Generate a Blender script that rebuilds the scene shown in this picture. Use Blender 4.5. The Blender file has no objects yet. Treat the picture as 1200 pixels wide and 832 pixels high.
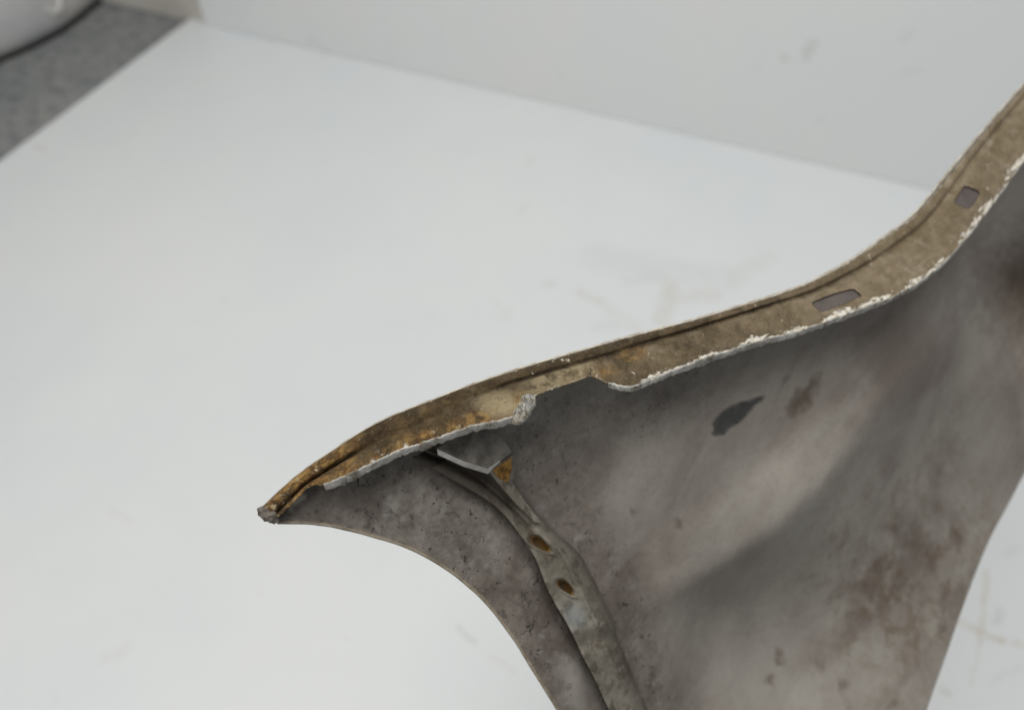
import bpy, bmesh, math, random
import numpy as np
from mathutils import Vector, Matrix, noise

random.seed(7); np.random.seed(7)
S = bpy.context.scene
C = S.collection

# ------------------------------------------------------------------ camera
# camera height over the floor, and the room's axes seen in camera axes (right, down, forward)
CAM_H = 1.05
FPX = 1000.0                      # focal length for a 1200 wide frame
A_ = np.array([0.919, 0.290, -0.268]); A_ /= np.linalg.norm(A_)      # along the back panel
V_ = np.array([0.014, 0.655, 0.755]); V_ -= A_ * (A_ @ V_); V_ /= np.linalg.norm(V_)   # down
B_ = np.cross(A_, V_) * -1.0                                          # away
if B_[2] < 0: B_ = -B_
TOW = np.array([A_, B_, -V_])     # camera axes -> world

def world(p):                     # camera-axes points (n,3) -> world
    p = np.asarray(p, float)
    return p @ TOW.T + np.array([0, 0, CAM_H])
def at(px, py, d):                # a point d metres deep along the view
    px = np.asarray(px, float); py = np.asarray(py, float); d = np.asarray(d, float)
    return world(np.stack([(px-600)/FPX*d, (py-416)/FPX*d, d + 0*px], -1))
def on_floor(px, py, z=0.0):
    r = TOW @ np.array([(px-600)/FPX, (py-416)/FPX, 1.0])
    k = (z - CAM_H) / r[2]
    return np.array([0, 0, CAM_H]) + r*k

cam_d = bpy.data.cameras.new('camera'); cam = bpy.data.objects.new('camera', cam_d); C.objects.link(cam)
right = TOW @ np.array([1, 0, 0.]); up = -(TOW @ np.array([0, 1., 0])); back = -(TOW @ np.array([0, 0, 1.]))
M = Matrix.Identity(4)
for i in range(3):
    M[i][0] = right[i]; M[i][1] = up[i]; M[i][2] = back[i]
M[2][3] = CAM_H
cam.matrix_world = M
cam_d.sensor_fit = 'HORIZONTAL'; cam_d.sensor_width = 36; cam_d.lens = 36*FPX/1200
cam_d.clip_start = 0.02; cam_d.clip_end = 60
cam_d.dof.use_dof = True; cam_d.dof.focus_distance = 0.425; cam_d.dof.aperture_fstop = 4.9
S.camera = cam

# ------------------------------------------------------------------ light
W = bpy.data.worlds.new('World'); S.world = W; W.use_nodes = True
bg = W.node_tree.nodes['Background']
bg.inputs[0].default_value = (0.93, 0.97, 1.0, 1); bg.inputs[1].default_value = 0.20
def area(name, loc, target, size, size_y, power, col):
    l = bpy.data.lights.new(name, 'AREA'); l.shape = 'RECTANGLE'; l.size = size; l.size_y = size_y
    l.energy = power; l.color = col
    o = bpy.data.objects.new(name, l); C.objects.link(o)
    o.location = loc
    o.rotation_euler = (Vector(target)-Vector(loc)).to_track_quat('-Z', 'Y').to_euler()
    return o
area('overhead_light', (-0.75, -0.15, 2.55), (0.0, 0.55, 0), 1.7, 1.5, 41, (1.0, 0.985, 0.95))
area('overhead_light', (0.55, 0.95, 2.6), (0.7, 0.75, 0), 1.3, .7, 12.5, (1.0, 0.99, 0.97))  # added fill lamp for the board's right side, darkened by the fender
S.view_settings.view_transform = 'Standard'; S.view_settings.look = 'None'
S.view_settings.exposure = 0.0; S.view_settings.gamma = 1
S.render.engine = 'CYCLES'

# ------------------------------------------------------------------ node helpers
class NT:
    def __init__(s, name, rough=0.6, spec=0.5):
        s.m = bpy.data.materials.new(name); s.m.use_nodes = True
        s.t = s.m.node_tree; s.b = s.t.nodes['Principled BSDF']
        s.b.inputs['Roughness'].default_value = rough
        s.b.inputs['Specular IOR Level'].default_value = spec
        s.tc = s.t.nodes.new('ShaderNodeTexCoord')
    def L(s, a, b): s.t.links.new(a, b)
    def inp(s, sock, v):
        if isinstance(v, bpy.types.NodeSocket): s.L(v, sock)
        elif isinstance(v, (tuple, list)) and len(v) == 3 and sock.type == 'RGBA': sock.default_value = (*v, 1)
        else: sock.default_value = v
    def math(s, op, a, b=0.0, c=0.0, clamp=False):
        n = s.t.nodes.new('ShaderNodeMath'); n.operation = op; n.use_clamp = clamp
        for i, v in enumerate((a, b, c)): s.inp(n.inputs[i], v)
        return n.outputs[0]
    def vmath(s, op, a, b=(0, 0, 0), out=0):
        n = s.t.nodes.new('ShaderNodeVectorMath'); n.operation = op
        s.inp(n.inputs[0], a); s.inp(n.inputs[1], b)
        return n.outputs[out]
    def scale(s, v, sc, rot=(0, 0, 0)):
        n = s.t.nodes.new('ShaderNodeMapping'); s.L(v, n.inputs[0])
        n.inputs['Scale'].default_value = sc; n.inputs['Rotation'].default_value = rot
        return n.outputs[0]
    def noise(s, vec, sc, detail=4, rough=0.55, dist=0.0):
        n = s.t.nodes.new('ShaderNodeTexNoise'); s.L(vec, n.inputs['Vector'])
        n.inputs['Scale'].default_value = sc; n.inputs['Detail'].default_value = detail
        n.inputs['Roughness'].default_value = rough; n.inputs['Distortion'].default_value = dist
        return n.outputs[0]
    def voro(s, vec, sc, feature='F1', rnd=1.0):
        n = s.t.nodes.new('ShaderNodeTexVoronoi'); n.feature = feature; s.L(vec, n.inputs['Vector'])
        n.inputs['Scale'].default_value = sc; n.inputs['Randomness'].default_value = rnd
        return n.outputs[0]
    def ramp(s, f, a, b, lo=0.0, hi=1.0):
        n = s.t.nodes.new('ShaderNodeMapRange'); n.interpolation_type = 'SMOOTHSTEP'
        s.inp(n.inputs[0], f); n.inputs[1].default_value = a; n.inputs[2].default_value = b
        n.inputs[3].default_value = lo; n.inputs[4].default_value = hi
        return n.outputs[0]
    def mix(s, f, a, b, mode='MIX'):
        n = s.t.nodes.new('ShaderNodeMix'); n.data_type = 'RGBA'; n.blend_type = mode
        s.inp(n.inputs[0], f); s.inp(n.inputs[6], a); s.inp(n.inputs[7], b)
        return n.outputs[2]
    def attr(s, name):
        n = s.t.nodes.new('ShaderNodeAttribute'); n.attribute_name = name
        return n.outputs['Fac']
    def seg(s, vec, p, q, w0, w1):           # soft mark along a line p..q on a flat sheet: 1 inside
        p = Vector(p); q = Vector(q); d = q-p
        r = s.vmath('SUBTRACT', vec, tuple(p))
        t = s.math('DIVIDE', s.vmath('DOT_PRODUCT', r, tuple(d), out=1), d.dot(d), clamp=True)
        sc = s.t.nodes.new('ShaderNodeVectorMath'); sc.operation = 'SCALE'
        sc.inputs[0].default_value = tuple(d); s.L(t, sc.inputs['Scale'])
        dist = s.vmath('LENGTH', s.vmath('SUBTRACT', r, sc.outputs[0]), out=1)
        return s.ramp(dist, w0, w1, 1, 0)
    def color(s, c): s.inp(s.b.inputs['Base Color'], c)
    def rough(s, c): s.inp(s.b.inputs['Roughness'], c)
    def bump(s, h, strength=0.5, dist=0.001, prev=None):
        n = s.t.nodes.new('ShaderNodeBump'); n.inputs['Strength'].default_value = strength
        n.inputs['Distance'].default_value = dist; s.L(h, n.inputs['Height'])
        if prev is not None: s.L(prev, n.inputs['Normal'])
        s.L(n.outputs[0], s.b.inputs['Normal']); return n.outputs[0]

def empty(name, loc, label=None, cat=None, group=None):
    o = bpy.data.objects.new(name, None); C.objects.link(o); o.location = loc
    o.empty_display_size = 0.05
    if label: o['label'] = label; o['category'] = cat
    if group: o['group'] = group
    return o

def mesh_obj(name, verts, faces, mat, parent=None, smooth=True, attrs=None):
    me = bpy.data.meshes.new(name)
    verts = np.asarray(verts, float)
    if parent is not None: verts = verts - np.array(parent.location)
    me.from_pydata(verts.tolist(), [], [tuple(int(i) for i in f) for f in faces])
    for k, v in (attrs or {}).items():
        a = me.attributes.new(k, 'FLOAT', 'POINT'); a.data.foreach_set('value', np.asarray(v, np.float32))
    if smooth: me.polygons.foreach_set('use_smooth', [True]*len(me.polygons))
    for m in (mat if isinstance(mat, (list, tuple)) else [mat]): me.materials.append(m)
    me.update()
    o = bpy.data.objects.new(name, me); C.objects.link(o)
    if parent is not None: o.parent = parent
    return o

def box(name, lo, hi, mat, parent=None, bevel=0.002):
    bm = bmesh.new()
    bmesh.ops.create_cube(bm, size=1)
    lo = Vector(lo); hi = Vector(hi)
    for v in bm.verts:
        v.co = Vector([(lo[i]+hi[i])/2 + v.co[i]*(hi[i]-lo[i]) for i in range(3)])
        if parent is not None: v.co -= parent.location
    if bevel: bmesh.ops.bevel(bm, geom=bm.edges[:], offset=bevel, segments=2, affect='EDGES')
    me = bpy.data.meshes.new(name); bm.to_mesh(me); bm.free(); me.materials.append(mat)
    o = bpy.data.objects.new(name, me); C.objects.link(o)
    if parent is not None: o.parent = parent
    return o

def prism(name, top, off, mat, parent, bevel=0.0006, side_mat=None):
    """polygon plate: top outline (n,3) and an offset vector giving the other face"""
    top = np.asarray(top) - np.array(parent.location)
    bm = bmesh.new()
    t = [bm.verts.new(p) for p in top]; b = [bm.verts.new(p+np.asarray(off)) for p in top]
    n = len(t)
    bm.faces.new(t); bm.faces.new(b[::-1])
    for i in range(n):
        f = bm.faces.new((t[i], b[i], b[(i+1) % n], t[(i+1) % n]))
        if side_mat and i >= n-3: f.material_index = 1
    bmesh.ops.recalc_face_normals(bm, faces=bm.faces[:])
    if bevel: bmesh.ops.bevel(bm, geom=bm.edges[:], offset=bevel, segments=2, affect='EDGES')
    bmesh.ops.triangulate(bm, faces=[f for f in bm.faces if len(f.verts) > 4])
    me = bpy.data.meshes.new(name); bm.to_mesh(me); bm.free(); me.materials.append(mat)
    if side_mat: me.materials.append(side_mat)
    o = bpy.data.objects.new(name, me); C.objects.link(o); o.parent = parent
    return o

def poly_interp(pts, n, smooth=True):
    """resample rows of key points (k,dim) to n rows (Catmull-Rom in index space weighted by chord)"""
    pts = np.asarray(pts, float)
    d = np.r_[0, np.cumsum(np.linalg.norm(np.diff(pts[:, :2], axis=0), axis=1))]
    t = np.linspace(0, d[-1], n)
    if not smooth:
        return np.stack([np.interp(t, d, pts[:, k]) for k in range(pts.shape[1])], -1), t
    # monotone-ish cubic hermite (finite difference tangents, limited)
    out = np.zeros((n, pts.shape[1]))
    h = np.diff(d); i = np.clip(np.searchsorted(d, t, 'right')-1, 0, len(h)-1)
    s = (t-d[i])/h[i]
    for k in range(pts.shape[1]):
        y = pts[:, k]; dl = np.diff(y)/h
        m = np.zeros(len(y)); m[0] = dl[0]; m[-1] = dl[-1]
        m[1:-1] = (dl[:-1]*h[1:] + dl[1:]*h[:-1])/(h[:-1]+h[1:])
        out[:, k] = ((2*s**3-3*s**2+1)*y[i] + (s**3-2*s**2+s)*h[i]*m[i] + (-2*s**3+3*s**2)*y[i+1] + (s**3-s**2)*h[i]*m[i+1])
    return out, t

def fbm(p, sc, oct=4):
    return np.array([noise.fractal(Vector(q)*sc, 1.0, 2.0, oct) for q in p])

# ------------------------------------------------------------------ materials
def m_board():
    n = NT('white_laminate', 0.42, 0.35); o = n.tc.outputs['Object']
    base = n.mix(n.ramp(n.noise(o, 2.2, 5, .6), .35, .7), (0.70, 0.725, 0.74), (0.735, 0.75, 0.75))
    blot = n.ramp(n.noise(o, 16, 6, .65), .60, .78)
    blot = n.math('MULTIPLY', blot, n.ramp(n.noise(o, 3.1, 3), .45, .7))
    c = n.mix(n.math('MULTIPLY', blot, .42), base, (.52, .50, .44))
    speck = n.math('MULTIPLY', n.ramp(n.noise(o, 95, 2, .5), .71, .78), n.ramp(n.noise(o, 5, 3), .5, .65))
    c = n.mix(n.math('MULTIPLY', speck, .5), c, (.34, .33, .30))
    marks = []
    def mk(p, q, w, k, col):
        marks.append((tuple(on_floor(*p, BZ)), tuple(on_floor(*q, BZ)), w, k, col))
    tan = (.50, .44, .32); gr = (.42, .42, .41)
    mk((1156, 668), (1150, 752), .0035, .38, tan); mk((1122, 728), (1172, 748), .005, .45, tan)
    mk((1172, 748), (1215, 757), .005, .35, tan); mk((1148, 752), (1138, 800), .002, .25, tan)
    mk((1167, 727), (1171, 716), .005, .35, gr); mk((1103, 810), (1108, 812), .005, .35, gr)
    mk((1165, 800), (1195, 780), .005, .12, gr); mk((1180, 650), (1196, 644), .006, .14, gr)
    mk((705, 356), (750, 388), .010, .16, tan); mk((738, 330), (770, 322), .012, .14, gr); mk((860, 325), (905, 300), .014, .14, tan); mk((700, 385), (720, 380), .010, .16, gr)
    mk((680, 343), (700, 352), .009, .30, tan); mk((785, 335), (776, 375), .014, .30, tan)
    mk((640, 335), (648, 332), .008, .25, gr); mk((800, 350), (835, 346), .014, .26, tan)
    mk((40, 172), (52, 176), .006, .28, tan); mk((380, 66), (386, 62), .007, .25, gr)
    mk((130, 600), (150, 612), .006, .12, tan); mk((700, 300), (850, 330), .03, .14, gr)
    mk((540, 735), (556, 752), .004, .34, gr); mk((575, 770), (600, 790), .004, .16, tan)
    mk((120, 772), (150, 760), .006, .12, tan); mk((455, 385), (500, 375), .02, .06, gr)
    wn = n.t.nodes.new('ShaderNodeTexNoise'); n.L(o, wn.inputs['Vector']); wn.inputs['Scale'].default_value = 17; wn.inputs['Detail'].default_value = 4
    sc_ = n.t.nodes.new('ShaderNodeVectorMath'); sc_.operation = 'SCALE'; n.L(n.vmath('SUBTRACT', wn.outputs['Color'], (.5, .5, .5)), sc_.inputs[0]); sc_.inputs['Scale'].default_value = .022
    ow = n.vmath('ADD', o, n.vmath('MULTIPLY', sc_.outputs[0], (1, 1, 0)))
    rag = n.ramp(n.noise(o, 130, 4, .6), .30, .56)
    for p, q, w, k, col in marks:
        c = n.mix(n.math('MULTIPLY', n.math('MULTIPLY', n.seg(ow, p, q, w*.2, w*1.8), k), rag), c, col)
    n.color(c); n.rough(n.ramp(n.noise(o, 9, 4), .3, .7, .38, .55))
    return n.m
BZ = 0.012

def m_panel():
    n = NT('white_panel', 0.5, 0.35); o = n.tc.outputs['Object']
    c = n.mix(n.ramp(n.noise(o, 2.5, 5, .6), .35, .7), (.82, .835, .845), (.845, .845, .83))
    blot = n.math('MULTIPLY', n.ramp(n.noise(o, 13, 5, .6), .62, .8), .25)
    c = n.mix(blot, c, (.5, .5, .47))
    n.color(c)
    return n

def m_simple(name, a, b, sc, rough=.7, bump=0.0, bsc=60, bd=.002):
    n = NT(name, rough, .4); o = n.tc.outputs['Object']
    n.color(n.mix(n.ramp(n.noise(o, sc, 6, .65), .3, .7), a, b))
    if bump: n.bump(n.noise(o, bsc, 5, .6), bump, bd)
    return n.m

def m_floor():
    n = NT('grey_concrete', .85, .3); o = n.tc.outputs['Object']
    c = n.mix(n.ramp(n.noise(o, 3, 5, .6), .3, .7), (.20, .215, .218), (.285, .285, .275))
    sp = n.ramp(n.noise(o, 34, 5, .7), .50, .62)
    c = n.mix(n.math('MULTIPLY', sp, .6), c, (.065, .075, .095))
    sp2 = n.ramp(n.noise(o, 44, 4, .6), .57, .66)
    c = n.mix(n.math('MULTIPLY', sp2, .5), c, (.34, .32, .29))
    n.color(c); n.bump(n.noise(o, 150, 4), .4, .003)
    return n.m

def m_skin():
    n = NT('grimy_grey_primer', .62, .35); o = n.tc.outputs['Object']
    uv = n.t.nodes.new('ShaderNodeAttribute'); uv.attribute_name = 'flow'; st = uv.outputs['Vector']
    nose = n.attr('nose')
    t1 = n.ramp(n.noise(o, 8, 5, .6, .3), .33, .67)
    c = n.mix(t1, (.185, .155, .134), (.300, .272, .240))
    # broad run marks down the panel, soft edged
    streak = n.ramp(n.noise(n.scale(st, (1.5, .52, 1)), 1.0, 4, .55, .8), .36, .66)
    c = n.mix(n.math('MULTIPLY', streak, .55), c, (.385, .358, .318))
    mauve = n.ramp(n.noise(n.scale(st, (2.0, .60, 1), (0, 0, .1)), 1.3, 5, .6, .6), .48, .70)
    c = n.mix(n.math('MULTIPLY', mauve, .20), c, (.160, .128, .110))
    fs = n.ramp(n.noise(n.scale(st, (14, 1.6, 1)), 1.0, 4, .6, .4), .40, .68)
    c = n.mix(n.math('MULTIPLY', fs, .06), c, (.40, .375, .335))
    fine = n.ramp(n.noise(o, 190, 7, .76), .43, .64)
    c = n.mix(n.math('MULTIPLY', fine, n.math('MULTIPLY_ADD', nose, .36, .13)), c, (.085, .068, .055))
    # thick grime towards the nose, with dark pits scattered in it
    grime = n.math('MULTIPLY', n.ramp(n.noise(o, 48, 7, .68), .34, .62, .25, 1), nose)
    c = n.mix(n.math('MULTIPLY', grime, .80), c, (.072, .055, .044))
    blot = n.math('MULTIPLY', n.ramp(n.noise(n.scale(o, (1, 1.2, .8)), 130, 6, .72), .57, .66), nose)
    c = n.mix(n.math('MULTIPLY', blot, .6), c, (.040, .034, .031))
    pit = n.math('MULTIPLY', n.ramp(n.noise(n.scale(o, (1.2, .8, .9)), 270, 3, .6), .635, .69), n.math('MULTIPLY_ADD', nose, .9, .10))
    c = n.mix(n.math('MULTIPLY', pit, .9), c, (.016, .015, .015))
    pale = n.math('MULTIPLY', n.ramp(n.noise(o, 72, 6, .68), .56, .70), nose)
    c = n.mix(n.math('MULTIPLY', pale, .55), c, (.33, .32, .30))
    brown = n.math('MULTIPLY', n.ramp(n.noise(o, 58, 7, .70, .3), .46, .64), n.attr('mottle'))
    c = n.mix(n.math('MULTIPLY', brown, .70), c, (.150, .105, .064))
    pale2 = n.math('MULTIPLY', n.ramp(n.noise(o, 42, 6, .66), .50, .66), n.attr('mottle'))
    c = n.mix(n.math('MULTIPLY', pale2, .5), c, (.40, .378, .325))
    c = n.mix(n.attr('pale_mark'), c, (.56, .53, .48))
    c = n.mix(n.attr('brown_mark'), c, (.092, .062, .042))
    c = n.mix(n.attr('rust_mark'), c, (.26, .14, .035))
    c = n.mix(n.attr('dark_mark'), c, n.mix(n.ramp(n.noise(o, 120, 4), .3, .7), (.055, .055, .052), (.078, .076, .070)))
    c = n.mix(n.attr('hem'), c, (.36, .30, .22))
    c = n.mix(n.attr('outer_edge'), c, n.mix(n.ramp(n.noise(o, 130, 5, .7), .40, .60), (.74, .73, .70), (.52, .45, .34)))
    n.color(c); n.rough(n.ramp(n.noise(o, 25, 4), .3, .7, .5, .72))
    b = n.bump(n.noise(o, 70, 6, .65), .35, .0016)
    n.bump(n.math('MULTIPLY', n.math('ADD', pit, blot), -1.0), .6, .0007, b)
    return n.m

def m_flange():
    n = NT('mud_caked_flange', .8, .25); o = n.tc.outputs['Object']
    t1 = n.ramp(n.noise(o, 42, 6, .65, .3), .33, .67)
    along = n.attr('along')            # 0 dark wet mud at the nose .. 1 dry tan dust at the far end
    dark = n.mix(t1, (.026, .017, .009), (.105, .070, .032))
    tan = n.mix(t1, (.165, .126, .072), (.262, .212, .142))
    c = n.mix(along, dark, tan)
    c = n.mix(n.math('MULTIPLY', n.ramp(n.noise(o, 105, 7, .76), .46, .58), n.math('MULTIPLY_ADD', along, -.58, .80)), c, (.030, .020, .011))
    c = n.mix(n.math('MULTIPLY', n.ramp(n.noise(o, 75, 6, .66), .55, .68), n.math('MULTIPLY_ADD', along, .4, .15)), c, (.34, .29, .22))
    c = n.mix(n.math('MULTIPLY', n.ramp(n.noise(o, 260, 4, .7), .52, .66), .35), c, (.20, .145, .085))
    rust = n.math('MULTIPLY', n.attr('rust'), n.ramp(n.noise(o, 120, 6, .7, .5), .36, .60))
    c = n.mix(n.math('MULTIPLY', rust, .95), c, n.mix(n.ramp(n.noise(o, 190, 5, .72), .38, .64), (.150, .060, .016), (.50, .31, .10)))
    rpale = n.math('MULTIPLY', n.attr('rust'), n.ramp(n.noise(o, 210, 5, .7), .57, .68))
    c = n.mix(n.math('MULTIPLY', rpale, .8), c, (.50, .41, .27))
    pale = n.math('MULTIPLY', n.attr('pale'), n.ramp(n.noise(o, 110, 6, .72), .36, .60))
    c = n.mix(n.math('MULTIPLY', pale, .75), c, (.43, .355, .215))
    rv = n.t.nodes.new('ShaderNodeAttribute'); rv.attribute_name = 'run'; rv = rv.outputs['Vector']
    strk = n.ramp(n.noise(n.scale(rv, (1.4, 9, 1)), 3.0, 6, .65, .4), .38, .66)
    c = n.mix(n.math('MULTIPLY', strk, n.math('MULTIPLY_ADD', along, .26, .12)), c, n.mix(along, (.175, .115, .045), (.125, .095, .060)))
    cn = n.math('MULTIPLY_ADD', n.noise(n.scale(rv, (2.2, 9, 1)), 5.0, 7, .72, .3), .7, n.math('MULTIPLY', n.noise(o, 260, 4, .7), .3))
    chip = n.math('MULTIPLY_ADD', n.attr('chip'), .30, cn)
    chip = n.ramp(chip, .70, .75)
    c = n.mix(chip, c, n.mix(n.ramp(n.noise(o, 300, 3, .6), .4, .6), (.60, .54, .44), (.76, .73, .66)))
    stray = n.ramp(n.noise(o, 170, 5, .7), .655, .69)
    c = n.mix(n.math('MULTIPLY', stray, .85), c, (.62, .56, .45))
    gd = n.math('MULTIPLY', n.attr('groove'), n.ramp(n.noise(o, 120, 6, .75), .40, .56))
    c = n.mix(n.math('MULTIPLY', gd, .85), c, (.030, .022, .014))
    n.color(c)
    b = n.bump(n.math('MULTIPLY', n.noise(o, 120, 7, .72), n.math('MULTIPLY_ADD', along, -.7, 1.0)), 1.0, .0042)
    n.bump(n.math('SUBTRACT', chip, gd), .6, .0007, b)
    return n.m

def m_lip(name='chipped_white_paint', dirt=.75):
    n = NT(name, .6, .35); o = n.tc.outputs['Object']
    c = n.mix(n.ramp(n.noise(o, 60, 6, .65), .33, .66), (.62, .60, .56), (.33, .31, .275))
    d = n.ramp(n.noise(o, 100, 7, .75, .4), .50, .60)
    c = n.mix(n.math('MULTIPLY', d, dirt), c, (.13, .095, .055))
    fl_ = n.ramp(n.noise(o, 85, 6, .72), .55, .62)
    c = n.mix(n.math('MULTIPLY', fl_, .85), c, (.72, .69, .62))
    cr = n.ramp(n.noise(o, 320, 3, .6), .66, .72)
    c = n.mix(n.math('MULTIPLY', cr, .8), c, (.05, .042, .035))
    n.color(c); n.bump(n.noise(o, 240, 5, .7), .7, .0012)
    return n.m

def m_seal():
    n = NT('cracked_sealant', .75, .3); o = n.tc.outputs['Object']
    c = n.mix(n.ramp(n.noise(o, 140, 6, .7), .36, .62), (.62, .58, .50), (.36, .32, .24))
    a = n.math('ABSOLUTE', n.math('SUBTRACT', n.noise(n.scale(o, (1.6, .8, 1)), 170, 5, .62, 1.0), .5))
    cr = n.ramp(a, .006, .030, 1, 0)
    c = n.mix(n.math('MULTIPLY', cr, .8), c, (.12, .10, .08))
    gr = n.ramp(n.noise(o, 110, 3), .54, .62)
    c = n.mix(n.math('MULTIPLY', gr, .6), c, (.36, .38, .39))
    n.color(c); b = n.bump(n.noise(o, 260, 6, .75), 1.0, .003); n.bump(n.math('MULTIPLY', cr, -1.0), .8, .001, b)
    return n.m

def m_edge():
    n = NT('worn_paint_edge', .6, .3); o = n.tc.outputs['Object']
    c = n.mix(n.ramp(n.noise(o, 110, 6, .7), .40, .62), (.62, .58, .48), (.30, .23, .14))
    n.color(c)
    return n.m

def m_brace():
    n = NT('dusty_brace_primer', .62, .35); o = n.tc.outputs['Object']
    c = n.mix(n.ramp(n.noise(o, 40, 5, .6), .33, .67), (.155, .136, .106), (.265, .244, .202))
    c = n.mix(n.math('MULTIPLY', n.ramp(n.noise(o, 110, 7, .74), .46, .62), .75), c, (.085, .066, .046))
    c = n.mix(n.math('MULTIPLY', n.ramp(n.noise(o, 90, 4, .6), .6, .72), .55), c, (.42, .40, .35))
    c = n.mix(n.math('MULTIPLY', n.attr('grime'), n.ramp(n.noise(o, 60, 6, .7), .25, .55, .55, 1)), c, (.060, .048, .038))
    c = n.mix(n.attr('pale'), c, (.36, .39, .40))
    r = n.math('MULTIPLY', n.attr('rust'), n.ramp(n.noise(o, 200, 5, .7), .3, .55))
    c = n.mix(r, c, (.20, .115, .030))
    n.color(c); n.bump(n.noise(o, 150, 6, .7), .5, .0012)
    return n.m

def m_rust():
    n = NT('ochre_rust', .85, .2); o = n.tc.outputs['Object']
    c = n.mix(n.ramp(n.noise(o, 170, 5, .7), .38, .64), (.105, .055, .015), (.34, .19, .050))
    n.color(c); n.bump(n.noise(o, 300, 5, .7), .6, .001)
    return n.m

# ------------------------------------------------------------------ setting
corner = on_floor(215, 28, BZ)
X0 = corner[0]; base_l = on_floor(241, 30, BZ); YW = on_floor(700, 134, BZ)[1]
floor_m = m_floor()
g = mesh_obj('floor', [(-9, -7, 0), (9, -7, 0), (9, 9, 0), (-9, 9, 0)], [(0, 1, 2, 3)], floor_m, smooth=False); g['kind'] = 'structure'
wall_m = m_simple('beige_plaster', (.64, .60, .55), (.72, .68, .63), 6, .8, .2)
wl = box('wall', (-6, YW+.030, -.02), (5, YW+.18, 3.2), wall_m, bevel=0); wl['kind'] = 'structure'
sk = box('skirting', (-6, YW+.0155, .0005), (X0+.075, YW+.0295, .085), m_simple('grey_beige_skirting', (.58, .545, .50), (.66, .63, .58), 9, .6), bevel=.003)
sk.name = 'skirting'; sk['kind'] = 'structure'

bd = empty('white_board', (X0+1.3, (YW-.9)/2, 0), 'white laminate sheet laid flat on the grey speckled floor under the fender', 'board')
bd.location = (0, 0, 0)
brd = box('sheet', (X0, -1.3, 0.0005), (X0+3.0, YW+.0145, BZ), m_board(), bd, bevel=.0012)
pn = m_panel(); o = pn.tc.outputs['Object']
def on_wall(px, py):
    r = TOW @ np.array([(px-600)/FPX, (py-416)/FPX, 1.0]); k = YW/r[1]
    return tuple(np.array([0, 0, CAM_H]) + r*k)
c = pn.b.inputs['Base Color'].links[0].from_socket
rag = pn.ramp(pn.noise(o, 90, 4, .6), .3, .6)
for p, q, w, k in (((952, 52), (945, 66), .010, .30), ((918, 68), (920, 70), .008, .22), ((1058, 45), (1064, 40), .010, .12), ((1060, 86), (1072, 84), .010, .10)):
    c = pn.mix(pn.math('MULTIPLY', pn.math('MULTIPLY', pn.seg(o, on_wall(*p), on_wall(*q), w*.2, w*1.7), k), rag), c, (.36, .35, .30))
pn.color(c)
bp = empty('back_panel', (0, 0, 0), 'white upright panel standing on the far edge of the white sheet', 'panel')
box('panel_sheet', (base_l[0], YW, BZ+.0004), (X0+3.0, YW+.014, BZ+1.3), pn.m, bp, bevel=.001)

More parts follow.
